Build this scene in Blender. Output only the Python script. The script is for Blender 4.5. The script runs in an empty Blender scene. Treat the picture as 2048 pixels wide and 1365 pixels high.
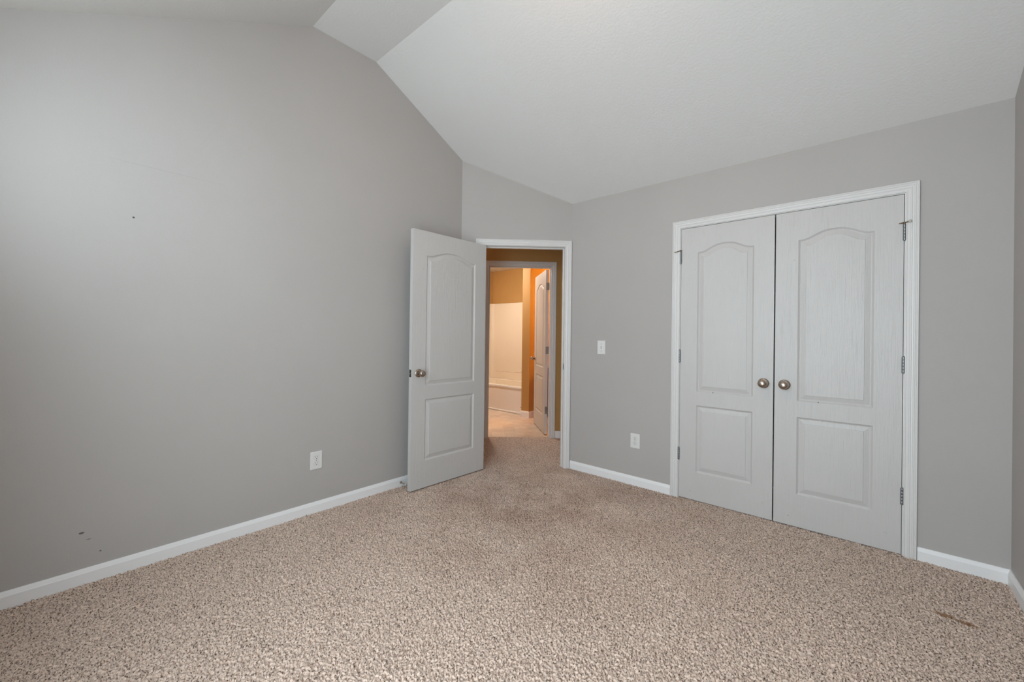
import bpy, math, random
import numpy as np
from mathutils import Vector, Matrix
random.seed(4)
C = bpy.context.scene.collection
sc = bpy.context.scene
PI = math.pi

# ------------------------------------------------------------------ camera
CAM = Vector((2.7683, -3.2681, 1.209)); YAW, PITCH, ROLL, FPX = -0.7406, 0.0033, -0.0130, 820.271
F_ = Vector((math.sin(YAW)*math.cos(PITCH), math.cos(YAW)*math.cos(PITCH), math.sin(PITCH)))
R_ = Vector((math.cos(YAW), -math.sin(YAW), 0)); U_ = R_.cross(F_)
R2 = R_*math.cos(ROLL) - U_*math.sin(ROLL); U2 = U_*math.cos(ROLL) + R_*math.sin(ROLL)
cd = bpy.data.cameras.new('camera'); cam = bpy.data.objects.new('camera', cd); C.objects.link(cam)
cam.matrix_world = Matrix(((R2.x, U2.x, -F_.x, CAM.x), (R2.y, U2.y, -F_.y, CAM.y), (R2.z, U2.z, -F_.z, CAM.z), (0, 0, 0, 1)))
cd.sensor_width = 36; cd.lens = 36*FPX/2048
cd.shift_x = 32.53/2048; cd.shift_y = -12.33/2048
cd.clip_start = .02
sc.camera = cam

# ------------------------------------------------------------------ world, exposure, daylight
sc.view_settings.view_transform = 'Standard'; sc.view_settings.look = 'None'
sc.view_settings.gamma = 1; sc.view_settings.exposure = 0.03
sc.cycles.use_denoising = True
sc.cycles.max_bounces = 16; sc.cycles.diffuse_bounces = 10
w = bpy.data.worlds.new('sky'); sc.world = w; w.use_nodes = True
w.node_tree.nodes['Background'].inputs[0].default_value = (.72, .85, 1, 1)
w.node_tree.nodes['Background'].inputs[1].default_value = 1.0

def area(name, loc, aim, sx, sy, power, col):
    l = bpy.data.lights.new(name, 'AREA'); l.shape = 'RECTANGLE'; l.size = sx; l.size_y = sy
    l.energy = power; l.color = col
    o = bpy.data.objects.new(name, l); C.objects.link(o); o.location = loc
    o.rotation_euler = Vector(aim).to_track_quat('-Z', 'Y').to_euler()
    return o
# daylight through the tall window behind the camera; the high one is added
area('daylight_tall_window', (2.25, -3.7285, 1.24), (0, 1, 0), .96, 2.08, 62, (.86, 1.0, 1.08))
area('added_high_window_light', (.95, -3.7285, 2.02), (0, 1, 0), 1.06, .52, 17, (.86, 1.0, 1.08))  # unseen source added to brighten the upper left wall and ceiling slope

# ------------------------------------------------------------------ measured dimensions
W = 3.2957; K = .7207; ZE = 2.4442; ZF = 3.2673; YF = -1.6157; YG = -2.0908
SL = (ZF-ZE)/(-YF); YB = YG+YF; TH = .115
RC = math.sqrt(.5)
def ceil_z(y): return ZE+SL*(-y) if y > YF else (ZF if y > YG else ZF-SL*(YG-y))
def sd(s, d, z=0): return Vector((s*RC-d*RC, -K+s*RC+d*RC, z))      # along / through the angled doorway wall

# ------------------------------------------------------------------ material helpers
def mat(name):
    m = bpy.data.materials.new(name); m.use_nodes = True
    nt = m.node_tree; b = nt.nodes['Principled BSDF']
    return m, nt, b
def node(nt, t, **kw):
    n = nt.nodes.new(t)
    for k, v in kw.items():
        if k in n.inputs: n.inputs[k].default_value = v
        else: setattr(n, k, v)
    return n
def simple(name, col, rough=.5, metal=0, spec=None, emit=None):
    m, nt, b = mat(name)
    b.inputs['Base Color'].default_value = (*col, 1); b.inputs['Roughness'].default_value = rough
    b.inputs['Metallic'].default_value = metal
    if spec is not None: b.inputs['Specular IOR Level'].default_value = spec
    if emit: b.inputs['Emission Color'].default_value = (*emit[0], 1); b.inputs['Emission Strength'].default_value = emit[1]
    return m
def bumpy(nt, b, scale, dist, strength=.5, detail=3, stretch=None, coord='Object'):
    tc = node(nt, 'ShaderNodeTexCoord'); mp = node(nt, 'ShaderNodeMapping')
    nt.links.new(tc.outputs[coord], mp.inputs[0])
    if stretch: mp.inputs['Scale'].default_value = stretch
    n = node(nt, 'ShaderNodeTexNoise', Scale=scale, Detail=detail, Roughness=.55)
    nt.links.new(mp.outputs[0], n.inputs['Vector'])
    bp = node(nt, 'ShaderNodeBump', Strength=strength, Distance=dist)
    nt.links.new(n.outputs[0], bp.inputs['Height']); nt.links.new(bp.outputs[0], b.inputs['Normal'])
    return mp, n, bp
def vary(nt, b, c1, c2, scale, lo=.35, hi=.65, detail=4):
    tc = node(nt, 'ShaderNodeTexCoord')
    n = node(nt, 'ShaderNodeTexNoise', Scale=scale, Detail=detail)
    nt.links.new(tc.outputs['Object'], n.inputs['Vector'])
    r = node(nt, 'ShaderNodeValToRGB')
    r.color_ramp.elements[0].position = lo; r.color_ramp.elements[1].position = hi
    r.color_ramp.elements[0].color = (*c1, 1); r.color_ramp.elements[1].color = (*c2, 1)
    nt.links.new(n.outputs[0], r.inputs[0]); nt.links.new(r.outputs[0], b.inputs['Base Color'])
    return r
def marks(nt, b, src, spots, axes=(0, 1, 2)):
    """small dirt marks: (centre, (rx, ry, rz), colour, strength) in object space, mixed over the colour socket src"""
    tc = node(nt, 'ShaderNodeTexCoord')
    nz = node(nt, 'ShaderNodeTexNoise', Scale=60., Detail=2)
    nt.links.new(tc.outputs['Object'], nz.inputs['Vector'])
    for c, r, col, st in spots:
        sub = node(nt, 'ShaderNodeVectorMath', operation='SUBTRACT'); sub.inputs[1].default_value = c
        nt.links.new(tc.outputs['Object'], sub.inputs[0])
        dv = node(nt, 'ShaderNodeVectorMath', operation='DIVIDE'); dv.inputs[1].default_value = r
        nt.links.new(sub.outputs[0], dv.inputs[0])
        ln = node(nt, 'ShaderNodeVectorMath', operation='LENGTH'); nt.links.new(dv.outputs[0], ln.inputs[0])
        ad = node(nt, 'ShaderNodeMath', operation='ADD'); nt.links.new(ln.outputs['Value'], ad.inputs[0])
        nt.links.new(nz.outputs[0], ad.inputs[1])
        mr = node(nt, 'ShaderNodeMapRange'); mr.inputs['From Min'].default_value = 1.5; mr.inputs['From Max'].default_value = 1.0
        mr.inputs['To Max'].default_value = st
        nt.links.new(ad.outputs[0], mr.inputs['Value'])
        mx = node(nt, 'ShaderNodeMix', data_type='RGBA')
        mx.inputs[7].default_value = (*col, 1)
        nt.links.new(mr.outputs[0], mx.inputs[0]); nt.links.new(src, mx.inputs[6]); src = mx.outputs[2]
    nt.links.new(src, b.inputs['Base Color'])

GREY1, GREY2 = (.432, .411, .393), (.448, .427, .409)
def wall_paint(name, c1, c2, spots=None):
    m, nt, b = mat(name)
    b.inputs['Roughness'].default_value = .62; b.inputs['Specular IOR Level'].default_value = .3
    r = vary(nt, b, c1, c2, 1.3)
    bumpy(nt, b, 170, .0012, .35, 2)
    if spots: marks(nt, b, r.outputs[0], spots)
    return m
M_WALL = wall_paint('grey_wall_paint', GREY1, GREY2)
sc_col = (.33, .32, .31)
M_WALL_L = wall_paint('grey_wall_paint_scuffed', GREY1, GREY2, [
    ((0, -2.978, 1.789), (.03, .006, .006), (.05, .05, .05), 1),
    ((0, -2.85, 2.063), (.03, .30, .0022), sc_col, .45),
    ((0, -3.147, .244), (.03, .012, .006), (.09, .09, .09), .9), ((0, -3.121, .207), (.03, .012, .003), (.15, .15, .15), .8),
    ((0, -3.08, .136), (.03, .005, .005), (.1, .1, .1), 1)])
M_TAN = wall_paint('tan_wall_paint', (.43, .25, .085), (.45, .265, .095))
M_CEIL, nt, b = mat('white_textured_ceiling')
b.inputs['Roughness'].default_value = .8; b.inputs['Specular IOR Level'].default_value = .2
vary(nt, b, (.675, .662, .640), (.695, .682, .660), 1.0)
bumpy(nt, b, 75, .0025, .4, 4)
M_WHITE = simple('white_semigloss_trim', (.69, .68, .665), .38)
M_BASE = simple('white_baseboard_paint', (.82, .82, .82), .38)
M_DOOR, nt, b = mat('white_embossed_door_paint')
b.inputs['Roughness'].default_value = .42
r = vary(nt, b, (.545, .532, .515), (.565, .552, .535), 2.0)
mp, n, bp = bumpy(nt, b, 5, .0018, .8, 2, stretch=(26, 1, 1.1))
n.inputs['Distortion'].default_value = 1.2
marks(nt, b, r.outputs[0], [((.08, 0, .06), (.006, .01, .007), (.35, .33, .31), .8), ((.23, 0, .814), (.004, .01, .006), (.08, .06, .05), 1),
      ((.10, 0, 1.72), (.004, .01, .004), (.35, .34, .33), .8), ((.54, 0, .10), (.012, .01, .003), (.4, .4, .4), .7)])
M_NICKEL, nt, b = mat('satin_nickel')
b.inputs['Metallic'].default_value = 1; b.inputs['Roughness'].default_value = .27
vary(nt, b, (.38, .32, .265), (.43, .365, .305), 30)
M_STEEL = simple('dull_hinge_steel', (.27, .28, .29), .42, 1)
M_LATCH = simple('dark_latch_metal', (.13, .12, .11), .45, 1)
M_BRASS = simple('tarnished_brass', (.26, .18, .11), .4, 1)
M_BLACK = simple('dark_recess', (.01, .01, .01), .7)
M_PLASTIC = simple('white_switch_plastic', (.72, .72, .70), .35)
M_RUBBER = simple('grey_rubber_tip', (.55, .52, .48), .6)
M_FIBER, nt, b = mat('glossy_tub_surround')
b.inputs['Roughness'].default_value = .22
vary(nt, b, (.76, .68, .56), (.78, .70, .58), 1.5)
M_TUB = simple('white_tub_acrylic', (.82, .82, .82), .2)
M_WOOD, nt, b = mat('cherry_cabinet_wood')
vary(nt, b, (.16, .045, .025), (.22, .07, .035), 6); b.inputs['Roughness'].default_value = .4
M_COUNTER = simple('cream_vanity_top', (.68, .6, .5), .25)
M_GLASS, nt, b = mat('window_glass')
nt.nodes.remove(b)
tr = node(nt, 'ShaderNodeBsdfTransparent'); gl = node(nt, 'ShaderNodeBsdfGlossy'); gl.inputs['Roughness'].default_value = .02
mx = node(nt, 'ShaderNodeMixShader')
mx.inputs[0].default_value = .04; nt.links.new(tr.outputs[0], mx.inputs[1]); nt.links.new(gl.outputs[0], mx.inputs[2])
nt.links.new(mx.outputs[0], nt.nodes['Material Output'].inputs[0])

# carpet
M_CARPET, nt, b = mat('frieze_carpet')
b.inputs['Roughness'].default_value = .95; b.inputs['Specular IOR Level'].default_value = .1
b.inputs['Sheen Weight'].default_value = .15; b.inputs['Sheen Roughness'].default_value = .6
tc = node(nt, 'ShaderNodeTexCoord')
n1 = node(nt, 'ShaderNodeTexNoise', Scale=150., Detail=2, Roughness=.6); nt.links.new(tc.outputs['Object'], n1.inputs['Vector'])
r1 = node(nt, 'ShaderNodeValToRGB'); nt.links.new(n1.outputs[0], r1.inputs[0])
e = r1.color_ramp.elements
e[0].position = .36; e[0].color = (.10, .062, .038, 1); e[1].position = .58; e[1].color = (.78, .62, .515, 1)  # dark end: yarn flecks, plus shade of the pits put into the colour
e2 = e.new(.45); e2.color = (.64, .495, .405, 1)
n2 = node(nt, 'ShaderNodeTexNoise', Scale=2.2, Detail=5, Roughness=.62); nt.links.new(tc.outputs['Object'], n2.inputs['Vector'])
# worn traffic path from the doorway to the middle of the room
sub = node(nt, 'ShaderNodeVectorMath', operation='SUBTRACT'); sub.inputs[1].default_value = (.95, -.85, 0); nt.links.new(tc.outputs['Object'], sub.inputs[0])
dv = node(nt, 'ShaderNodeVectorMath', operation='DIVIDE'); dv.inputs[1].default_value = (1.25, 1.35, 1); nt.links.new(sub.outputs[0], dv.inputs[0])
ln = node(nt, 'ShaderNodeVectorMath', operation='LENGTH'); nt.links.new(dv.outputs[0], ln.inputs[0])
mr = node(nt, 'ShaderNodeMapRange'); mr.inputs['From Min'].default_value = 1.25; mr.inputs['From Max'].default_value = .15
nt.links.new(ln.outputs['Value'], mr.inputs['Value'])
r2 = node(nt, 'ShaderNodeValToRGB'); nt.links.new(n2.outputs[0], r2.inputs[0])
r2.color_ramp.elements[0].position = .40; r2.color_ramp.elements[1].position = .62
r2.color_ramp.elements[0].color = (0.12, 0.12, 0.12, 1)
ml = node(nt, 'ShaderNodeMath', operation='MULTIPLY'); nt.links.new(mr.outputs[0], ml.inputs[0]); nt.links.new(r2.outputs[0], ml.inputs[1])
mxw = node(nt, 'ShaderNodeMix', data_type='RGBA', blend_type='MULTIPLY'); mxw.inputs[7].default_value = (.72, .64, .60, 1)
nt.links.new(ml.outputs[0], mxw.inputs[0]); nt.links.new(r1.outputs[0], mxw.inputs[6])
marks(nt, b, mxw.outputs[2], [((3.02, -.574, 0), (.042, .022, .05), (.26, .12, .04), .85), ((3.085, -.589, 0), (.045, .020, .05), (.26, .12, .04), .85),
      ((1.95, -.95, 0), (.06, .03, .05), (.33, .22, .17), .35)])
bumpy(nt, b, 420, .004, .5, 2)

# vinyl tile
M_TILE, nt, b = mat('beige_vinyl_tile')
b.inputs['Roughness'].default_value = .28
tc = node(nt, 'ShaderNodeTexCoord'); mp = node(nt, 'ShaderNodeMapping'); nt.links.new(tc.outputs['Object'], mp.inputs[0])
mp.inputs['Rotation'].default_value = (0, 0, PI/4)
br = node(nt, 'ShaderNodeTexBrick', offset=0.0, Scale=1.0)
br.inputs['Brick Width'].default_value = .155; br.inputs['Row Height'].default_value = .155; br.inputs['Mortar Size'].default_value = .0025
br.inputs['Color1'].default_value = (.58, .46, .36, 1); br.inputs['Color2'].default_value = (.72, .61, .50, 1); br.inputs['Mortar'].default_value = (.62, .52, .42, 1)
br.inputs['Mortar Smooth'].default_value = .5
nt.links.new(mp.outputs[0], br.inputs['Vector'])
nn = node(nt, 'ShaderNodeTexNoise', Scale=9., Detail=5); nt.links.new(tc.outputs['Object'], nn.inputs['Vector'])
mx = node(nt, 'ShaderNodeMix', data_type='RGBA', blend_type='SOFT_LIGHT'); mx.inputs[0].default_value = .5
nt.links.new(br.outputs['Color'], mx.inputs[6]); nt.links.new(nn.outputs[0], mx.inputs[7]); nt.links.new(mx.outputs[2], b.inputs['Base Color'])

# ------------------------------------------------------------------ geometry helpers
class MB:
    def __init__(s): s.v = []; s.f = []; s.sm = []
    def add(s, vs, fs, smooth=False):
        o = len(s.v); s.v += [tuple(p) for p in vs]
        for f in fs: s.f.append([i+o for i in f]); s.sm.append(smooth)
        return s
    def box(s, a, b_, bev=0):
        x0, y0, z0 = [min(p, q) for p, q in zip(a, b_)]; x1, y1, z1 = [max(p, q) for p, q in zip(a, b_)]
        if not bev:
            return s.add([(x0,y0,z0),(x1,y0,z0),(x1,y1,z0),(x0,y1,z0),(x0,y0,z1),(x1,y0,z1),(x1,y1,z1),(x0,y1,z1)],
                         [(0,3,2,1),(4,5,6,7),(0,1,5,4),(1,2,6,5),(2,3,7,6),(3,0,4,7)])
        e = bev; V = []; idx = {}
        for i, (x, sx) in enumerate(((x0, 1), (x1, -1))):
            for j, (y, sy) in enumerate(((y0, 1), (y1, -1))):
                for k, (z, sz) in enumerate(((z0, 1), (z1, -1))):
                    for ax, p in enumerate(((x, y+sy*e, z+sz*e), (x+sx*e, y, z+sz*e), (x+sx*e, y+sy*e, z))):
                        idx[i, j, k, ax] = len(V); V.append(p)
        Fs = []
        for i in (0, 1):
            q = [idx[i, a_, b2, 0] for a_, b2 in ((0,0),(1,0),(1,1),(0,1))]; Fs.append(q if i else q[::-1])
            q = [idx[a_, i, b2, 1] for a_, b2 in ((0,0),(1,0),(1,1),(0,1))]; Fs.append(q[::-1] if i else q)
            q = [idx[a_, b2, i, 2] for a_, b2 in ((0,0),(1,0),(1,1),(0,1))]; Fs.append(q if i else q[::-1])
        for p in (0, 1):
            for r_ in (0, 1):
                q = [idx[0,p,r_,1], idx[1,p,r_,1], idx[1,p,r_,2], idx[0,p,r_,2]]; Fs.append(q)
                q = [idx[p,0,r_,0], idx[p,1,r_,0], idx[p,1,r_,2], idx[p,0,r_,2]]; Fs.append(q)
                q = [idx[p,r_,0,0], idx[p,r_,1,0], idx[p,r_,1,1], idx[p,r_,0,1]]; Fs.append(q)
        for p in (0, 1):
            for r_ in (0, 1):
                for t in (0, 1): Fs.append([idx[p,r_,t,a_] for a_ in (0, 1, 2)])
        return s.add(V, Fs)
    def lathe(s, prof, o=(0,0,0), ax=(0,-1,0), seg=32, smooth=True):
        """prof: (radius, distance along ax)"""
        ax = Vector(ax).normalized(); u = ax.orthogonal().normalized(); v = ax.cross(u); o = Vector(o)
        V = []; Fs = []
        for r, h in prof:
            for i in range(seg):
                a = 2*PI*i/seg; V.append(o+ax*h+(u*math.cos(a)+v*math.sin(a))*r)
        for j in range(len(prof)-1):
            for i in range(seg):
                k = (i+1) % seg; Fs.append((j*seg+i, j*seg+k, (j+1)*seg+k, (j+1)*seg+i))
        Fs.append(tuple(range(seg))[::-1]); Fs.append(tuple((len(prof)-1)*seg+i for i in range(seg)))
        return s.add(V, Fs, smooth)
    def prism(s, poly, fn, a, b_):
        """poly of 2D points, fn(u, v, w) -> 3D, extruded from w=a to w=b"""
        n = len(poly); V = [fn(*p, a) for p in poly]+[fn(*p, b_) for p in poly]
        Fs = [tuple(range(n)), tuple(range(n, 2*n))[::-1]]+[(i, i+n, (i+1) % n+n, (i+1) % n) for i in range(n)]
        return s.add(V, Fs)
def obj(name, mb, m, parent=None, recalc=True, center=True, auto=None):
    import bmesh
    me = bpy.data.meshes.new(name)
    V = np.array(mb.v, float)
    c = Vector((V.max(0)+V.min(0))/2) if (center and parent) else Vector((0, 0, 0))
    me.from_pydata([tuple(Vector(p)-c) for p in mb.v], [], mb.f)
    me.polygons.foreach_set('use_smooth', mb.sm)
    if recalc:
        bm = bmesh.new(); bm.from_mesh(me)
        bmesh.ops.remove_doubles(bm, verts=bm.verts, dist=1e-6)
        bmesh.ops.recalc_face_normals(bm, faces=bm.faces); bm.to_mesh(me); bm.free()
    me.materials.append(m)
    o = bpy.data.objects.new(name, me); C.objects.link(o)
    o.location = c
    if parent: o.parent = parent
    return o
def tag(o, label, cat, group=None, kind=None):
    o['label'] = label; o['category'] = cat
    if group: o['group'] = group
    if kind: o['kind'] = kind
    return o
def thing(name, label, cat, loc=(0, 0, 0), rot=0, group=None, kind=None):
    o = bpy.data.objects.new(name, None); C.objects.link(o); o.location = loc; o.rotation_euler = (0, 0, rot)
    o.empty_display_size = .1
    return tag(o, label, cat, group, kind)
def S(name, mb, m, label, cat, parent=None):
    o = obj(name, mb, m, parent)
    if not parent: tag(o, label, cat, kind='structure')
    return o

# ------------------------------------------------------------------ room shell
yz = lambda x_: (lambda y, z, w: (w, y, z))
fx = lambda y, z, w_: (w_, y, z)
fy = lambda x, z, w_: (x, w_, z)
up = .02
gable = [(YB-TH, -.02), (-K, -.02), (-K, ceil_z(-K)+up), (YF, ZF+up), (YG, ZF+up), (YB-TH, ceil_z(YB-TH)+up)]
S('wall_left', MB().prism(gable, fx, -TH, 0), M_WALL_L, 'long grey wall on the left under the sloped ceiling', 'wall')
g2 = [(YB-TH, -.02), (TH, -.02), (TH, ZE+up-SL*TH), (YF, ZF+up), (YG, ZF+up), (YB-TH, ceil_z(YB-TH)+up)]
S('wall_right', MB().prism(g2, fx, W, W+TH), M_WALL, 'grey wall at the right edge of the picture', 'wall')
BW = [(.40, 1.50, 1.74, 2.30), (1.75, 2.75, .18, 2.30)]
mb = MB().box((0, YB, -.02), (.40, YB-TH, ZE+.03)).box((1.50, YB, -.02), (1.75, YB-TH, ZE+.03)).box((2.75, YB, -.02), (W, YB-TH, ZE+.03))
for x0_, x1_, z0_, z1_ in BW: mb.box((x0_, YB, -.02), (x1_, YB-TH, z0_)).box((x0_, YB, z1_), (x1_, YB-TH, ZE+.03))
S('wall_back', mb, M_WALL, 'grey window wall behind the camera', 'wall')
# closet wall: opening 1.680 .. 2.918, top 2.060
CX0, CX1, CZ = 1.6920, 2.9058, 2.0470
mb = MB().box((K, 0, -.02), (CX0-.012, TH, ZE+.02)).box((CX1+.012, 0, -.02), (W, TH, ZE+.02)).box((CX0-.012, 0, CZ+.012), (CX1+.012, TH, ZE+.02))
S('wall_front', mb, M_WALL, 'grey wall holding the double closet doors', 'wall')
# closet interior
mb = MB().box((CX0-.3, TH, 0), (CX0-.32, .75, 2.4)).box((CX1+.2, TH, 0), (CX1+.22, .75, 2.4)).box((CX0-.32, .75, 0), (CX1+.22, .77, 2.4)).box((CX0-.32, TH, 2.4), (CX1+.22, .77, 2.42)).box((CX0-.32, TH, -.03), (CX1+.22, .77, -.01))
S('wall_closet', mb, M_WALL, 'dark closet interior behind the double doors', 'wall')
# angled doorway wall
DS0, DS1, DZ = .190, .958, 2.040
def dwall(s0, s1, z0, z1=None, d0=0, d1=TH):
    V = []
    for s in (s0, s1):
        for d in (d0, d1):
            for top in (0, 1):
                p = sd(s, d, z0)
                if top: p.z = z1 if z1 is not None else ceil_z(p.y)+up
                V.append(p)
    return V, [(0,1,3,2),(4,6,7,5),(0,2,6,4),(1,5,7,3),(0,4,5,1),(2,3,7,6)]
L = K*math.sqrt(2)
mb = MB().add(*dwall(0, DS0-.012, -.02)).add(*dwall(DS1+.012, L, -.02)).add(*dwall(DS0-.012, DS1+.012, DZ+.012))
S('wall_corner', mb, M_WALL, 'short angled grey wall with the open doorway', 'wall')
# ceiling
P = [(TH, ZE-SL*TH), (YF, ZF), (YG, ZF), (YB-TH, ceil_z(YB-TH)), (YB-TH, ceil_z(YB-TH)+.12), (YG, ZF+.12), (YF, ZF+.12), (TH, ZE-SL*TH+.12)]
mb = MB().prism(P, fx, 0, W)
S('ceiling', mb, M_CEIL, 'white vaulted ceiling with two slopes and a flat centre', 'ceiling')

# ------------------------------------------------------------------ carpet (real relief)
def carpet_patch(st, fine):
    rng = np.random.default_rng(7)
    x0, x1, y0, y1 = -1.0, W, YB, 1.12
    nx, ny = int((x1-x0)/st), int((y1-y0)/st)
    X, Y = np.meshgrid(np.linspace(x0, x1, nx+1), np.linspace(y0, y1, ny+1))
    sp = .0086                                           # tuft spacing
    tx, ty = int((x1-x0)/sp)+6, int((y1-y0)/sp)+6
    JX, JY = rng.random((ty, tx))*.95, rng.random((ty, tx))*.95
    H = rng.normal(0, .0016, (ty, tx)); AN = rng.random((ty, tx))*PI
    gx, gy = (X-x0)/sp+2, (Y-y0)/sp+2
    gx += .3*np.sin(Y*310+X*90); gy += .3*np.sin(X*290-Y*70)
    ix, iy = gx.astype(int), gy.astype(int)
    best = np.full(X.shape, -1.)
    for a in (-1, 0, 1):
        for b2 in (-1, 0, 1):
            jx, jy = np.clip(ix+a, 0, tx-1), np.clip(iy+b2, 0, ty-1)
            dx = gx-(jx+JX[jy, jx]); dy = gy-(jy+JY[jy, jx]); an = AN[jy, jx]
            u = dx*np.cos(an)+dy*np.sin(an); v = -dx*np.sin(an)+dy*np.cos(an)
            best = np.maximum(best, H[jy, jx]-.030*(u*u*.40+v*v*2.2))
    Z = np.maximum(best, -.020)+.0035+rng.normal(0, .0004, X.shape)
    Z += .0012*np.sin(X*7+np.sin(Y*5)*1.5)*np.sin(Y*6+1)   # slow undulation
    if not fine: Z = np.full(X.shape, -.001)
    s = (X+Y+K)*RC; d = (Y+K-X)*RC
    cs = lambda A: (A[:-1, :-1]+A[1:, 1:])/2
    sc_, dc, xc, yc = cs(s), cs(d), cs(X), cs(Y)
    room = (xc > 0) & (yc < .005) & (dc < 0)
    hall = (dc >= 0) & (dc < 1.16) & (sc_ > -.75) & (sc_ < 1.7)
    keep = room | hall | ((xc > CX0-.02) & (xc < CX1+.02) & (yc < .10) & (yc > 0))
    ahead = (xc-CAM.x)*F_.x+(yc-CAM.y)*F_.y
    keep &= (ahead > .9) if fine else (ahead < .92)       # plain pile behind the camera
    idx = np.arange((nx+1)*(ny+1)).reshape(ny+1, nx+1)
    q = np.stack([idx[:-1, :-1], idx[:-1, 1:], idx[1:, 1:], idx[1:, :-1]], -1)[keep]
    used = np.unique(q); remap = np.zeros((nx+1)*(ny+1), np.int32); remap[used] = np.arange(len(used))
    return np.stack([X.ravel()[used], Y.ravel()[used], Z.ravel()[used]], -1), remap[q]
def carpet():
    c1, q1 = carpet_patch(.0034, True); c2, q2 = carpet_patch(.02, False)
    co = np.concatenate([c1, c2]).astype(np.float32); q = np.concatenate([q1, q2+len(c1)]).astype(np.int32)
    me = bpy.data.meshes.new('floor')
    me.vertices.add(len(co)); me.vertices.foreach_set('co', co.ravel())
    me.loops.add(q.size); me.loops.foreach_set('vertex_index', q.ravel())
    me.polygons.add(len(q)); me.polygons.foreach_set('loop_start', np.arange(0, q.size, 4, dtype=np.int32))
    me.polygons.foreach_set('use_smooth', np.ones(len(q), bool))
    me.update(); me.validate()
    me.materials.append(M_CARPET)
    o = bpy.data.objects.new('floor', me); C.objects.link(o)
    tag(o, 'beige shaggy carpet worn darker in front of the doorway', 'carpet', kind='structure')
carpet()

# ------------------------------------------------------------------ baseboards
BH = .073
def baseboard(name, pts, label, m=None, h=BH, closed=False):
    """pts: floor polyline, the board stands to the left-hand side normal given by travel direction"""
    prof = [(0, -.006), (.012, -.006), (.012, h-.021), (.0105, h-.017), (.008, h-.008), (.0055, h-.001), (.004, h), (0, h)]
    P = [Vector((*p, 0)) for p in pts]; V = []; Fs = []; n = len(prof)
    for i, p in enumerate(P):
        dirs = []
        if i: dirs.append((P[i]-P[i-1]).normalized())
        if i < len(P)-1: dirs.append((P[i+1]-P[i]).normalized())
        ns = [Vector((d.y, -d.x, 0)) for d in dirs]
        nn_ = sum(ns, Vector()).normalized(); nn_ /= nn_.dot(ns[0])
        for t, z in prof: V.append(p+nn_*t+Vector((0, 0, z)))
    for i in range(len(P)-1):
        for j in range(n-1): Fs.append((i*n+j, i*n+j+1, (i+1)*n+j+1, (i+1)*n+j))
        Fs.append((i*n+n-1, i*n, (i+1)*n, (i+1)*n+n-1))
    Fs.append(tuple(range(n))); Fs.append(tuple((len(P)-1)*n+j for j in range(n))[::-1])
    return S(name, MB().add(V, Fs), m or M_BASE, label, 'baseboard')
a = sd(.131, 0)
baseboard('baseboard_left', [(0, YB), (0, -K), (a.x, a.y)], 'long white baseboard along the left wall')
baseboard('baseboard_front', [(K+.012, 0), (1.632, 0)], 'white baseboard between the doorway and the closet')
baseboard('baseboard_right', [(2.967, 0), (W, 0), (W, YB)], 'white baseboard turning the corner right of the closet')
baseboard('baseboard_back', [(W-.014, YB), (.014, YB)], 'white baseboard on the wall behind the camera')

# ------------------------------------------------------------------ casings and jambs
PROF = [(0, 0), (0, .007), (.002, .0095), (.005, .0100), (.008, .0078), (.011, .0078), (.018, .0105), (.0215, .0135), (.0255, .0135), (.0275, .0100),
        (.0330, .0105), (.0365, .0142), (.0405, .0142), (.0425, .0108), (.0460, .0125), (.0490, .0165), (.0535, .0165), (.055, .0130), (.055, 0)]
def casing_mb(x0, x1, zt, y=0, sgn=-1, zb=-.006, mb=None, sc_=1.0):
    mb = mb or MB(); n = len(PROF); V = []
    for w_, t in PROF:
        w_ *= sc_
        V += [(x0-w_, y+sgn*t, zb), (x0-w_, y+sgn*t, zt+w_), (x1+w_, y+sgn*t, zt+w_), (x1+w_, y+sgn*t, zb)]
    Fs = []
    for j in range(n-1):
        for k in range(3): Fs.append((j*4+k, j*4+k+1, j*4+4+k+1, j*4+4+k))
    Fs.append(tuple(j*4 for j in range(n))); Fs.append(tuple(j*4+3 for j in range(n))[::-1])
    for k in range(3): Fs.append(((n-1)*4+k, (n-1)*4+k+1, k+1, k))
    return mb.add(V, Fs)
def jamb_mb(x0, x1, zt, d, t=.012, y0=0):
    return MB().box((x0-t, y0, -.01), (x0, d, zt)).box((x1, y0, -.01), (x1+t, d, zt)).box((x0-t, y0, zt), (x1+t, d, zt+t))
def stop_mb(x0, x1, zt, a_, b_, t=.011):
    return MB().box((x0, a_, -.005), (x0+t, b_, zt-t), .0015).box((x1-t, a_, -.005), (x1, b_, zt-t), .0015).box((x0, a_, zt-t), (x1, b_, zt), .0015)
def frame(name, label, loc, rot, x0, x1, zt, depth, stops, rev=.004, far=True):
    t = thing(name, label, 'door frame', loc, rot, kind='structure')
    obj('casing', casing_mb(x0-rev, x1+rev, zt+rev), M_WHITE, t)
    if far: obj('casing', casing_mb(x0-rev, x1+rev, zt+rev, depth, 1), M_WHITE, t)
    obj('jamb', jamb_mb(x0, x1, zt, depth), M_WHITE, t)
    if stops: obj('stop_moulding', stop_mb(x0, x1, zt, *stops), M_WHITE, t)
    return t
A0 = sd(0, 0)
f1 = frame('trim_1', 'white casing around the open bedroom doorway', A0, PI/4, DS0, DS1, DZ, TH, (.038, .072))
mb = MB().box((DS1-.0015, .006, .907), (DS1+.001, .032, .964), .0008)
sp_ = obj('strike_plate', mb, M_STEEL, f1); sp_['label'] = 'metal strike plate'
obj('latch_hole', MB().box((DS1-.0017, .013, .920), (DS1-.0005, .025, .950)), M_BLACK, sp_)
sp_.children[0].location = (0, 0, 0)
sp_.children[0].location.x = -.0008
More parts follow.
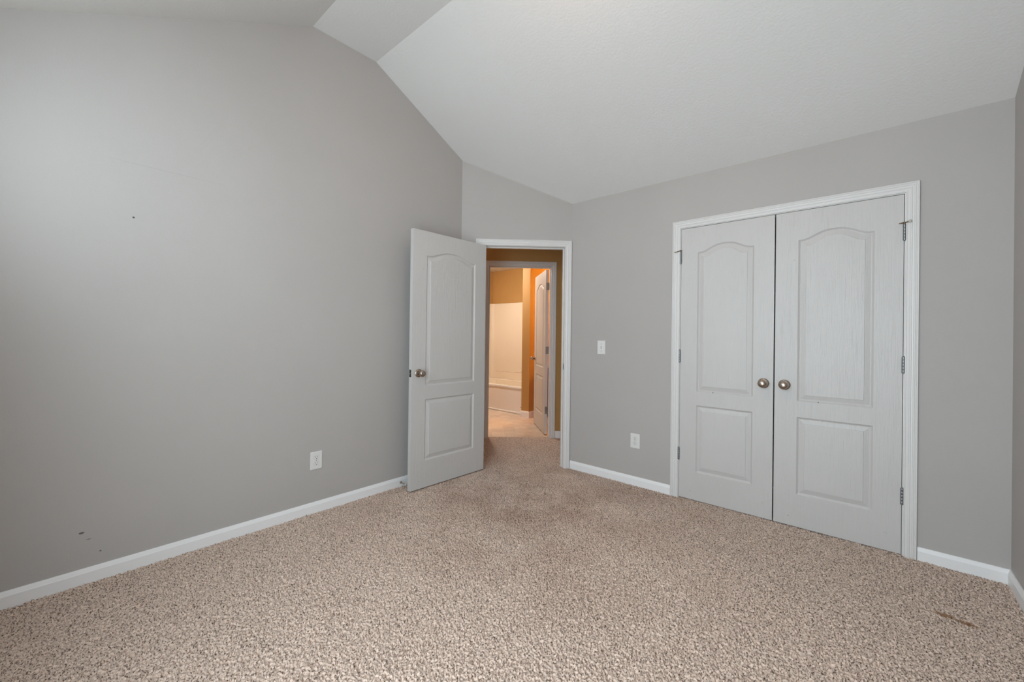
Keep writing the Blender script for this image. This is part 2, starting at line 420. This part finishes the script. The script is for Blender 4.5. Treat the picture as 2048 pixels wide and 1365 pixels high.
frame('trim_2', 'white fluted casing around the double closet doors', (0, 0, 0), 0, CX0, CX1, CZ, TH, (.040, .06), far=False)
BS0, BS1, BZ, BD0 = .290, 1.034, 2.046, 1.115
B0 = sd(0, BD0)
frame('trim_3', 'white casing around the bathroom doorway across the hall', B0, PI/4, BS0, BS1, BZ, TH, (.035, .07), far=False)

# ------------------------------------------------------------------ doors
def arch(t): return .5*(1+math.cos(PI*min(1, (t/.93)**1.28)))
RINGS = [(0, 0), (.0015, .0012), (.005, .0045), (.009, .0078), (.012, .0090), (.015, .0090), (.019, .0080), (.037, .0036), (.040, .0033), (.0412, .0003), (.044, .0)]
def panel_ring(x0, x1, z0, z1, rise, e, N=24):
    """closed ring inset by e: bottom-left, bottom-right, top right ... top left"""
    xc, hw = (x0+x1)/2, (x1-x0)/2
    pts = [(x0+e, z0+e), (x1-e, z0+e)]
    for i in range(N+1):
        t = 1-2*i/N; x = xc+(hw-e)*t
        pts.append((x, z1-e+rise*arch(abs(t))))
    return pts
def door_face(mb, wd, ht, mx, z0, z1, z2, z3, rise, y, sg):
    """one moulded face at plane y; relief goes in the direction sg*y"""
    N = 24
    xa, xb = mx, wd-mx
    def q(pts): return [(p[0], y, p[1]) for p in pts]
    for (a_, b_) in ((0, xa), (xb, wd)):
        zz = [0, z0, z1, z2, z3, ht]
        for k in range(5): mb.add(q([(a_, zz[k]), (b_, zz[k]), (b_, zz[k+1]), (a_, zz[k+1])]), [(0, 1, 2, 3)])
    mb.add(q([(xa, 0), (xb, 0), (xb, z0), (xa, z0)]), [(0, 1, 2, 3)])
    # middle rail: top edge of the lower panel has N segments
    for (lo, hi, rs) in ((z1, z2, 0), (z3, ht, rise)):
        xc, hw = (xa+xb)/2, (xb-xa)/2; V = []
        for i in range(N+1):
            t = 1-2*i/N; V += [(xc+hw*t, y, lo+rs*arch(abs(t))), (xc+hw*t, y, hi)]
        mb.add(V, [(2*i, 2*i+1, 2*i+3, 2*i+2) for i in range(N)])
    for (lo, hi, rs) in ((z0, z1, 0), (z2, z3, rise)):
        V = []; n = N+3; Fs = []
        for e, dp in RINGS: V += [(px, y+sg*dp, pz) for px, pz in panel_ring(xa, xb, lo, hi, rs, e, N)]
        for j in range(len(RINGS)-1):
            for i in range(n):
                k = (i+1) % n; Fs.append((j*n+i, j*n+k, (j+1)*n+k, (j+1)*n+i))
        Fs.append(tuple((len(RINGS)-1)*n+i for i in range(n)))
        mb.add(V, Fs)
DT = .035
def door(name, label, loc, rot, wd, ht, mx, zs, rise=.05):
    mb = MB(); c = .0015
    door_face(mb, wd, ht, mx, *zs, rise, 0, 1)
    door_face(mb, wd, ht, mx, *zs, rise, DT, -1)
    mb.add([(0,0,0),(0,DT,0),(0,DT,ht),(0,0,ht)], [(0,1,2,3)]).add([(wd,0,0),(wd,DT,0),(wd,DT,ht),(wd,0,ht)], [(0,3,2,1)])
    mb.add([(0,0,0),(wd,0,0),(wd,DT,0),(0,DT,0)], [(0,3,2,1)]).add([(0,0,ht),(wd,0,ht),(wd,DT,ht),(0,DT,ht)], [(0,1,2,3)])
    o = obj(name, mb, M_DOOR); o.location = loc; o.rotation_euler = (0, 0, rot)
    tag(o, label, 'door', kind='structure')
    return o
def knob(d, x, z, front=True, hole=None, hz=.018, hx=0, scale=1):
    ax = (0, -1, 0) if front else (0, 1, 0); y = 0 if front else DT
    g = lambda pr: [(r*scale, h*scale) for r, h in pr]
    k = MB().lathe(g([(.0095, .004), (.0095, .022), (.012, .026), (.019, .031), (.0245, .038), (.0265, .046), (.0262, .053), (.0235, .060), (.018, .0645), (.009, .067), (.001, .0675)]), (x, y, z), ax, 40)
    ko = obj('door_knob', k, M_NICKEL, d)
    r_ = MB().lathe(g([(.0335, 0), (.0335, .003), (.032, .0055), (.028, .008), (.020, .0105), (.0115, .012)]), (x, y, z), ax, 40)
    c = ko.location
    ro = obj('rosette', r_, M_NICKEL, ko); ro.location = ro.location-c
    if hole:
        s_ = -1 if front else 1
        h = MB().lathe([(.0022, .0), (.0022, .0015)], (x+hx, y+s_*.0088, z+hz), ax, 12)
        ho = obj('pin_hole', h, M_BLACK, ko); ho.location = ho.location-c
    return ko
def hinge(d, x, z0, z1, y=-.0055, side=1, r=.0072):
    mb = MB(); n = 5; hh = (z1-z0)/n
    for i in range(n): mb.lathe([(r*.97, .0002), (r, .0006), (r, hh-.0006), (r*.97, hh-.0002)], (x, y, z0+i*hh), (0, 0, 1), 18)
    mb.lathe([(.002, 0), (.0045, .0015), (.0045, .004), (.002, .005)], (x, y, z1), (0, 0, 1), 14)
    mb.lathe([(.002, 0), (.004, .0015), (.002, .003)], (x, y, z0-.003), (0, 0, 1), 14)
    return obj('hinge', mb, M_STEEL, d)

# door_1: the open bedroom door
Pf = Vector((.178, -1.383, .010)); ang = math.atan2(.785, .018)
d1 = door('door_1', 'white two-panel bedroom door standing open against the left wall', Pf, ang, .787, 2.020, .130, (.210, .695, .798, 1.830))
knob(d1, .065, .904, True, True, hz=0, hx=-.019); knob(d1, .065, .904, False)
lp = obj('latch_plate', MB().box((-.0012, .005, .875), (.001, .030, .933), .0006), M_LATCH, d1); lp['label'] = 'metal latch faceplate on the door edge'
bolt = MB().add([(-.011, .012, .897), (-.011, .015, .897), (0, .024, .897), (0, .012, .897), (-.011, .012, .911), (-.011, .015, .911), (0, .024, .911), (0, .012, .911)],
                [(0,1,2,3),(4,7,6,5),(0,4,5,1),(1,5,6,2),(2,6,7,3),(3,7,4,0)])
lb = obj('latch_bolt', bolt, M_STEEL, lp); lb.location = lb.location-lp.location
for z in (.20, .98, 1.76): hinge(d1, .790, z, z+.09, DT+.004)
# closet doors
zs = (.207, .707, .809, 1.850)
d2 = door('door_2', 'left leaf of the white double closet doors', (1.6946, .001, .006), 0, .5965, 2.0378, .117, zs)
d3 = door('door_3', 'right leaf of the white double closet doors', (2.2985, .001, .006), 0, .6045, 2.0378, .121, zs)
knob(d2, .5415, .909, True, True, hz=.022); knob(d3, .0545, .909, True, True, hz=.022)
for z0, z1 in ((1.776, 1.868), (1.024, 1.116), (.283, .375)): hinge(d2, -.0025, z0, z1); hinge(d3, .607, z0, z1)
def pin_stop(d, x, z, arms, label):
    """hinge-pin bumper: a collar on the pin and threaded arms with tips"""
    mb = MB().lathe([(.004, 0), (.0095, .0005), (.0095, .006), (.004, .0065)], (x, -.0055, z), (0, 0, 1), 16)
    c_ = obj('hinge_pin_stop', mb, M_BRASS, d); c_['label'] = label
    for (dx, dy, dz, tip) in arms:
        v = Vector((dx, dy, dz)); ln_ = v.length
        a_ = obj('stop_arm', MB().lathe([(.0035, 0), (.003, ln_*.5), (.003, ln_)], (x, -.0055, z+.003), v, 10), M_BRASS, c_); a_.location = a_.location-c_.location
        if tip:
            t_ = obj('rubber_tip', MB().lathe([(.003, 0), (.0075, .001), (.0075, .008), (.005, .010)], Vector((x, -.0055, z+.003))+v, v, 14), M_RUBBER, c_); t_.location = t_.location-c_.location
    return c_
pin_stop(d2, -.0025, 1.872, [(-.040, -.024, -.012, False)], 'tarnished hinge-pin door stop')
pin_stop(d3, .607, 1.872, [(-.022, -.012, -.004, False), (.018, -.016, .002, True)], 'brass hinge-pin door stop with rubber tip')
# ball catches at the head of the closet
for x, n_ in ((2.235, 1), (2.385, 2)):
    mb = MB().box((x-.03, .004, 2.0440), (x+.03, .028, 2.0468), .0008)
    tag(obj('ball_catch', mb, M_BRASS), 'small brass catch above the %s closet leaf' % ('left' if n_ == 1 else 'right'), 'catch')

# ------------------------------------------------------------------ bathroom door
F0, F1 = sd(.995, 1.270), sd(.961, 1.976)
e_ = F0-F1; rb = math.atan2(e_.y, e_.x)
d4 = door('door_4', 'white bathroom door standing open beyond the hall', (F1.x, F1.y, .008), rb, .707, 2.032, .115, (.21, .70, .81, 1.845))
knob(d4, .064, .900, True); knob(d4, .064, .900, False)
for z in (.25, .99, 1.78):
    mb = MB().box((.705, .006, z), (.710, DT-.002, z+.09), .0005)
    for i in range(3): mb.lathe([(.0065, 0), (.0065, .0285)], (.713, DT+.004, z+i*.03), (0, 0, 1), 14)
    obj('hinge', mb, M_STEEL, d4)

# ------------------------------------------------------------------ hall
def sdbox(s0, s1, d0, d1, z0, z1, mb=None):
    V, Fs = dwall(s0, s1, z0, z1, d0, d1); return (mb or MB()).add(V, Fs)
mb = sdbox(-.75, BS0-.012, BD0, BD0+TH, -.02, 2.46); sdbox(BS1+.012, 2.2, BD0, BD0+TH, -.02, 2.46, mb); sdbox(BS0-.012, BS1+.012, BD0, BD0+TH, BZ+.012, 2.46, mb)
S('wall_hall_far', mb, M_TAN, 'tan hallway wall around the bathroom doorway', 'wall')
S('wall_hall_left', sdbox(-.77, -.75, 0, BD0+TH, -.02, 2.46), M_TAN, 'tan wall at the left end of the hall', 'wall')
S('wall_hall_right', sdbox(1.70, 1.72, 0, BD0+TH, -.02, 2.46), M_TAN, 'tan wall at the right end of the hall', 'wall')
mb = sdbox(-.75, -.005, TH-.02, TH, -.02, 2.46); sdbox(L+.005, 1.70, TH-.02, TH, -.02, 2.46, mb)
S('wall_hall_near', mb, M_TAN, 'tan hallway wall backing onto the bedroom', 'wall')
S('ceiling_hall', sdbox(-.75, 1.70, TH, BD0, 2.44, 2.46), M_CEIL, 'flat white hallway ceiling', 'ceiling')
p, q = sd(BS1+.062, BD0), sd(1.70, BD0)
baseboard('baseboard_hall', [(p.x, p.y), (q.x, q.y)], 'white baseboard right of the bathroom doorway', h=.085)

# ------------------------------------------------------------------ bathroom
PX0, PX1, PY = -1.130, -.988, 1.590
TY0, TY1, TX0 = 1.71, 2.48, -2.57
mb = MB().add([tuple(sd(-.9, 1.165, -.004)), tuple(sd(2.3, 1.165, -.004)), (.9, 3.1, -.004), (-2.7, 3.1, -.004), (-2.7, -.1, -.004),
               tuple(sd(-.9, 1.165, -.03)), tuple(sd(2.3, 1.165, -.03)), (.9, 3.1, -.03), (-2.7, 3.1, -.03), (-2.7, -.1, -.03)],
              [(0,1,2,3,4), (9,8,7,6,5), (0,5,6,1), (1,6,7,2), (2,7,8,3), (3,8,9,4), (4,9,5,0)])
S('floor_bathroom', mb, M_TILE, 'beige diamond-patterned vinyl floor of the bathroom', 'floor')
S('wall_bathroom_left', MB().box((TX0-.1, .15, -.02), (TX0, TY1+.1, 2.46)), M_TAN, 'tan wall at the far end of the tub', 'wall')
S('wall_bathroom_back', MB().box((TX0, TY1, -.02), (PX0, TY1+.1, 2.46)), M_TAN, 'tan wall above the tub surround', 'wall')
S('wall_bathroom_wing', MB().box((PX0, PY, -.02), (PX1, 3.0, 2.46)), M_TAN, 'narrow tan wing wall at the end of the tub', 'wall')
S('wall_bathroom_rear', MB().box((PX1, 2.9, -.02), (.85, 3.0, 2.46)), M_TAN, 'tan wall behind the vanity', 'wall')
S('wall_bathroom_right', MB().box((.75, 1.6, -.02), (.85, 2.9, 2.46)), M_TAN, 'tan wall at the right of the bathroom', 'wall')
S('wall_bathroom_near', MB().box((TX0, .15, -.02), (-.93, .25, 2.46)), M_TAN, 'tan wall at the near left of the bathroom', 'wall')
mb = MB().add([tuple(sd(-.9, 1.18, 2.44)), tuple(sd(2.3, 1.18, 2.44)), (.9, 3.1, 2.44), (-2.7, 3.1, 2.44), (-2.7, -.1, 2.44),
               tuple(sd(-.9, 1.18, 2.47)), tuple(sd(2.3, 1.18, 2.47)), (.9, 3.1, 2.47), (-2.7, 3.1, 2.47), (-2.7, -.1, 2.47)],
              [(4,3,2,1,0), (5,6,7,8,9), (0,1,6,5), (1,2,7,6), (2,3,8,7), (3,4,9,8), (4,0,5,9)])
S('ceiling_bathroom', mb, M_CEIL, 'flat bathroom ceiling above the tub', 'ceiling')
baseboard('baseboard_bathroom', [(PX0, TY0-.005), (PX0, PY), (PX1, PY), (PX1, 1.84)], 'white baseboard wrapping the wing wall', h=.09)

# tub with surround
tub = thing('bathtub', 'white alcove bathtub with tall cream surround panels', 'bathtub', (TX0+.004, TY0, 0))
tw, td = PX0-TX0-.006, TY1-TY0-.002
mb = MB(); N = 32
def rr(x0, x1, y0, y1, r, z, n=6):
    out = []
    for cx_, cy_, a0 in ((x1-r, y0+r, -PI/2), (x1-r, y1-r, 0), (x0+r, y1-r, PI/2), (x0+r, y0+r, PI)):
        for i in range(n+1): a_ = a0+PI/2*i/n; out.append((cx_+r*math.cos(a_), cy_+r*math.sin(a_), z))
    return out
rings = [rr(0, tw, 0, td, .004, 0), rr(0, tw, 0, td, .004, .018), rr(0, tw, .012, td, .004, .024), rr(0, tw, .012, td, .004, .385), rr(0, tw, 0, td, .01, .395), rr(0, tw, .001, td, .01, .413), rr(.006, tw-.006, .008, td-.006, .012, .420),
         rr(.06, tw-.06, .07, td-.05, .12, .420), rr(.07, tw-.07, .08, td-.06, .12, .405), rr(.13, tw-.12, .13, td-.11, .12, .12), rr(.2, tw-.18, .2, td-.18, .1, .09)]
V = [p for r_ in rings for p in r_]; n = len(rings[0])
ringf = lambda a_, b_: [(j*n+i, j*n+(i+1) % n, (j+1)*n+(i+1) % n, (j+1)*n+i) for j in range(a_, b_) for i in range(n)]
obj('apron', MB().add(V[:7*n], ringf(0, 6)+[tuple(range(n))[::-1]]), M_TUB, tub)
V2 = V[6*n:]; m_ = len(rings)-6
obj('basin', MB().add(V2, ringf(0, m_-1)+[tuple((m_-1)*n+i for i in range(n))]), M_FIBER, tub, recalc=True)
def sheet(pts, z0, z1, t, zl=None):
    """wall panel following a plan polyline with rounded corners, inward thickness t"""
    V = []; 
    for (x, y), (nx_, ny_) in pts:
        V += [(x, y, z0), (x+nx_*t, y+ny_*t, z0), (x+nx_*t, y+ny_*t, z1-.008), (x+nx_*(t-.006), y+ny_*(t-.006), z1), (x, y, z1)]
    n_ = len(pts); Fs = []
    for i in range(n_-1):
        for j in range(5): k = (j+1) % 5; Fs.append((i*5+j, i*5+k, i*5+5+k, i*5+5+j))
    Fs += [(0,1,2,3,4), tuple((n_-1)*5+j for j in (4,3,2,1,0))]
    return MB().add(V, Fs, False)
r_ = .07; pts = [((.0, .0), (1, 0))]
for i in range(9):
    a_ = PI-PI/2*i/8; pts.append(((r_+r_*math.cos(a_), td-r_+r_*math.sin(a_)), (-math.cos(a_), -math.sin(a_))))
for i in range(9):
    a_ = PI/2-PI/2*i/8; pts.append(((tw-r_+r_*math.cos(a_), td-r_+r_*math.sin(a_)), (-math.cos(a_), -math.sin(a_))))
pts.append(((tw, 0), (-1, 0)))
so = obj('surround', sheet(pts, .421, 1.822, .012), M_FIBER, tub); so['label'] = 'glossy cream wall surround'
so.data.polygons.foreach_set('use_smooth', [False]*len(so.data.polygons))
# moulded soap ledge column and low arched bead on the back panel
bead = MB()
path = [(.12+i*(tw-.24)/30, .56+.13*((i-9)/21)**2 if i > 9 else .56) for i in range(31)]
for (xa_, za_), (xb_, zb_) in zip(path, path[1:]):
    v = Vector((xb_-xa_, 0, zb_-za_)); bead.lathe([(.006, 0), (.006, v.length)], (xa_, td-.012, za_), v, 8)
obj('moulded_bead', bead, M_FIBER, so); so.children[0].location = so.children[0].location-so.location
# vanity hidden mostly behind the bathroom door
van = thing('vanity_cabinet', 'reddish wooden vanity seen through the gap behind the bathroom door', 'vanity', (-.72, 2.20, 0))
obj('cabinet', MB().box((-.26, -.35, 0), (.30, .40, .74), .004), M_WOOD, van)
obj('countertop', MB().box((-.266, -.37, .745), (.32, .42, .785), .006), M_COUNTER, van)
# little door stop on the wing wall
ds = thing('door_stop', 'tiny grey door stop on the wing wall beside the tub', 'door stop', (PX0, PY+.03, .125))
obj('rod', MB().lathe([(.006, 0), (.0035, .003), (.0035, .035)], (-.0, 0, 0), (-1, -.1, 0), 12), M_STEEL, ds)
obj('bumper', MB().lathe([(.004, 0), (.0065, .001), (.0065, .010), (.004, .011)], (-.034, -.0034, 0), (-1, -.1, 0), 12), M_RUBBER, ds)
# bathroom light fixture above the vanity
vl = thing('vanity_light', 'warm frosted vanity lamp high on the rear bathroom wall', 'lamp', (-.35, 2.9, 2.0))
obj('backplate', MB().box((-.22, -.02, -.04), (.22, 0, .04), .004), M_NICKEL, vl)
M_BULB = simple('warm_lamp_glass', (1, .8, .55), .4, emit=((1, .50, .08), 200))
for x in (-.15, 0, .15):
    obj('shade', MB().lathe([(.02, 0), (.045, .02), (.055, .06), (.05, .09), (.03, .1)], (x, -.085, .02), (0, 0, -1), 20), M_BULB, vl)
    obj('arm', MB().lathe([(.008, 0), (.008, .07)], (x, -.018, .02), (0, -1, 0), 10), M_NICKEL, vl)

# ------------------------------------------------------------------ wall plates
def outlet(label, loc, rot):
    t = thing('wall_outlet', label, 'outlet', loc, rot, 'duplex wall outlets')
    obj('cover_plate', MB().box((-.040, -.0055, -.060), (.040, 0, .060), .003), M_PLASTIC, t)
    for s_ in (-1, 1):
        c_ = .0205*s_
        poly = []
        for i in range(32):
            a_ = 2*PI*i/32; poly.append((.0168*math.cos(a_), max(-.0125, min(.0125, .0168*math.sin(a_)))+c_))
        rec = obj('receptacle', MB().prism(poly, lambda x, z, w_: (x, w_, z), -.0045, -.0068), M_PLASTIC, t)
        sl = MB().box((-.0075, -.0071, c_-.001), (-.0053, -.006, c_+.0085)).box((.0053, -.0071, c_), (.0073, -.006, c_+.0075)).lathe([(.0027, 0), (.0027, .0011)], (0, -.006, c_-.0068), (0, -1, 0), 14)
        so_ = obj('slots', sl, M_BLACK, rec); so_.location = so_.location-rec.location
        rim = MB()
        outer = [(x*1.07, (z-c_)*1.09+c_) for x, z in poly]
        rim.prism(outer, lambda x, z, w_: (x, w_, z), -.0050, -.0058)
        ri = obj('rim', rim, simple('outlet_rim_shade', (.42, .41, .40), .6), rec); ri.location = ri.location-rec.location
    obj('screw', MB().lathe([(.003, 0), (.003, .0008), (.0015, .0012)], (0, -.0055, 0), (0, -1, 0), 14), M_STEEL, t)
    return t
outlet('white duplex outlet low on the long left wall', (0, -2.0285, .352), PI/2)
outlet('white duplex outlet low on the wall left of the closet', (1.348, 0, .364), 0)
sw = thing('light_switch', 'white toggle light switch beside the doorway', 'light switch', (1.034, 0, 1.123))
obj('switch_plate', MB().box((-.038, -.0055, -.060), (.038, 0, .060), .003), M_PLASTIC, sw)
obj('switch_slot', MB().box((-.0055, -.0062, -.0125), (.0055, -.005, .0125)), simple('switch_slot_grey', (.35, .33, .32), .6), sw)
obj('toggle', MB().add([(-.0045, -.0058, -.009), (.0045, -.0058, -.009), (.0045, -.0058, .009), (-.0045, -.0058, .009), (-.0035, -.016, .004), (.0035, -.016, .004), (.0035, -.0145, .0095), (-.0035, -.0145, .0095)],
    [(0,3,2,1),(4,5,6,7),(0,1,5,4),(1,2,6,5),(2,3,7,6),(3,0,4,7)]), M_PLASTIC, sw)
for z in (-.030, .030): obj('screw', MB().lathe([(.003, 0), (.003, .0008), (.0015, .0012)], (0, -.0055, z), (0, -1, 0), 14), M_STEEL, sw)
# bedroom door stop on the left baseboard
bs = thing('door_stop', 'metal door stop screwed to the baseboard behind the open bedroom door', 'door stop', (.012, -1.352, .033))
obj('rod', MB().lathe([(.0105, 0), (.009, .003), (.005, .008), (.0038, .012), (.0038, .062), (.006, .064)], (0, 0, 0), (1, -.05, 0), 16), M_NICKEL, bs)
obj('bumper', MB().lathe([(.005, 0), (.008, .001), (.008, .010), (.005, .012)], (.064, -.0032, 0), (1, -.05, 0), 16), M_RUBBER, bs)

# ------------------------------------------------------------------ windows (behind the camera; the high one is added)
def window(name, label, loc, rot, wd, z0, z1):
    t = thing(name, label, 'window', loc, rot, kind='structure')
    mb = MB().box((0, -.010, z0), (.03, .005, z1)).box((wd-.03, -.010, z0), (wd, .005, z1)).box((.03, -.010, z0), (wd-.03, .005, z0+.03)).box((.03, -.010, z1-.03), (wd-.03, .005, z1)).box((.03, -.009, (z0+z1)/2-.015), (wd-.03, .004, (z0+z1)/2+.015))
    obj('window_frame', mb, M_WHITE, t)
    obj('glass_pane', MB().box((.03, -.004, z0+.03), (wd-.03, .0, z1-.03)), M_GLASS, t)
    obj('window_sill', MB().box((-.03, .0085, z0-.025), (wd+.03, .05, z0), .004), M_WHITE, t)
    return t
window('window_1', 'tall white-framed window in the wall behind the camera', (1.75, YB-.008, 0), 0, 1.0, .18, 2.30)
window('window_added', 'unseen high white-framed window added in the wall behind the camera', (.40, YB-.008, 0), 0, 1.1, 1.74, 2.30)  # added window, out of view, placed for its light on the upper walls
bl_ = thing('ceiling_lamp', 'unseen warm dome lamp added on the bathroom ceiling left of the doorway', 'lamp', (-1.65, 1.15, 2.44))  # added out of view to brighten the tub, surround and tiles
obj('lamp_base', MB().lathe([(.15, 0), (.15, .02), (.14, .025)], (0, 0, 0), (0, 0, -1), 40), M_NICKEL, bl_)
obj('lamp_shade', MB().lathe([(.135, .02), (.135, .04), (.12, .07), (.09, .095), (.05, .112), (.005, .118)], (0, 0, 0), (0, 0, -1), 40), simple('added_bath_dome', (1, .9, .78), .4, emit=((1, .92, .82), 145)), bl_)
hp = sd(-.35, .62)  # unseen lamp added to warm the casing and walls in the hall
hl = thing('ceiling_lamp', 'small dim unseen dome lamp added at the left end of the hallway ceiling', 'lamp', (hp.x, hp.y, 2.44))
obj('lamp_base', MB().lathe([(.12, 0), (.12, .02), (.11, .025)], (0, 0, 0), (0, 0, -1), 40), M_NICKEL, hl)
obj('lamp_shade', MB().lathe([(.105, .02), (.105, .04), (.09, .07), (.05, .09), (.005, .096)], (0, 0, 0), (0, 0, -1), 40), simple('added_hall_dome', (1, .9, .78), .4, emit=((1, .66, .44), 16)), hl)
# flush ceiling lamp on the flat part of the ceiling, above the frame
lamp = thing('ceiling_lamp', 'frosted dome lamp on the flat centre of the ceiling', 'lamp', (1.75, -1.85, ZF))
obj('lamp_base', MB().lathe([(.16, 0), (.16, .02), (.15, .025)], (0, 0, 0), (0, 0, -1), 40), M_NICKEL, lamp)
M_DOME = simple('lit_frosted_dome', (1, .9, .78), .4, emit=((1, .60, .42), 24))
obj('lamp_shade', MB().lathe([(.145, .02), (.145, .04), (.13, .07), (.10, .095), (.05, .112), (.005, .118)], (0, 0, 0), (0, 0, -1), 40), M_DOME, lamp)
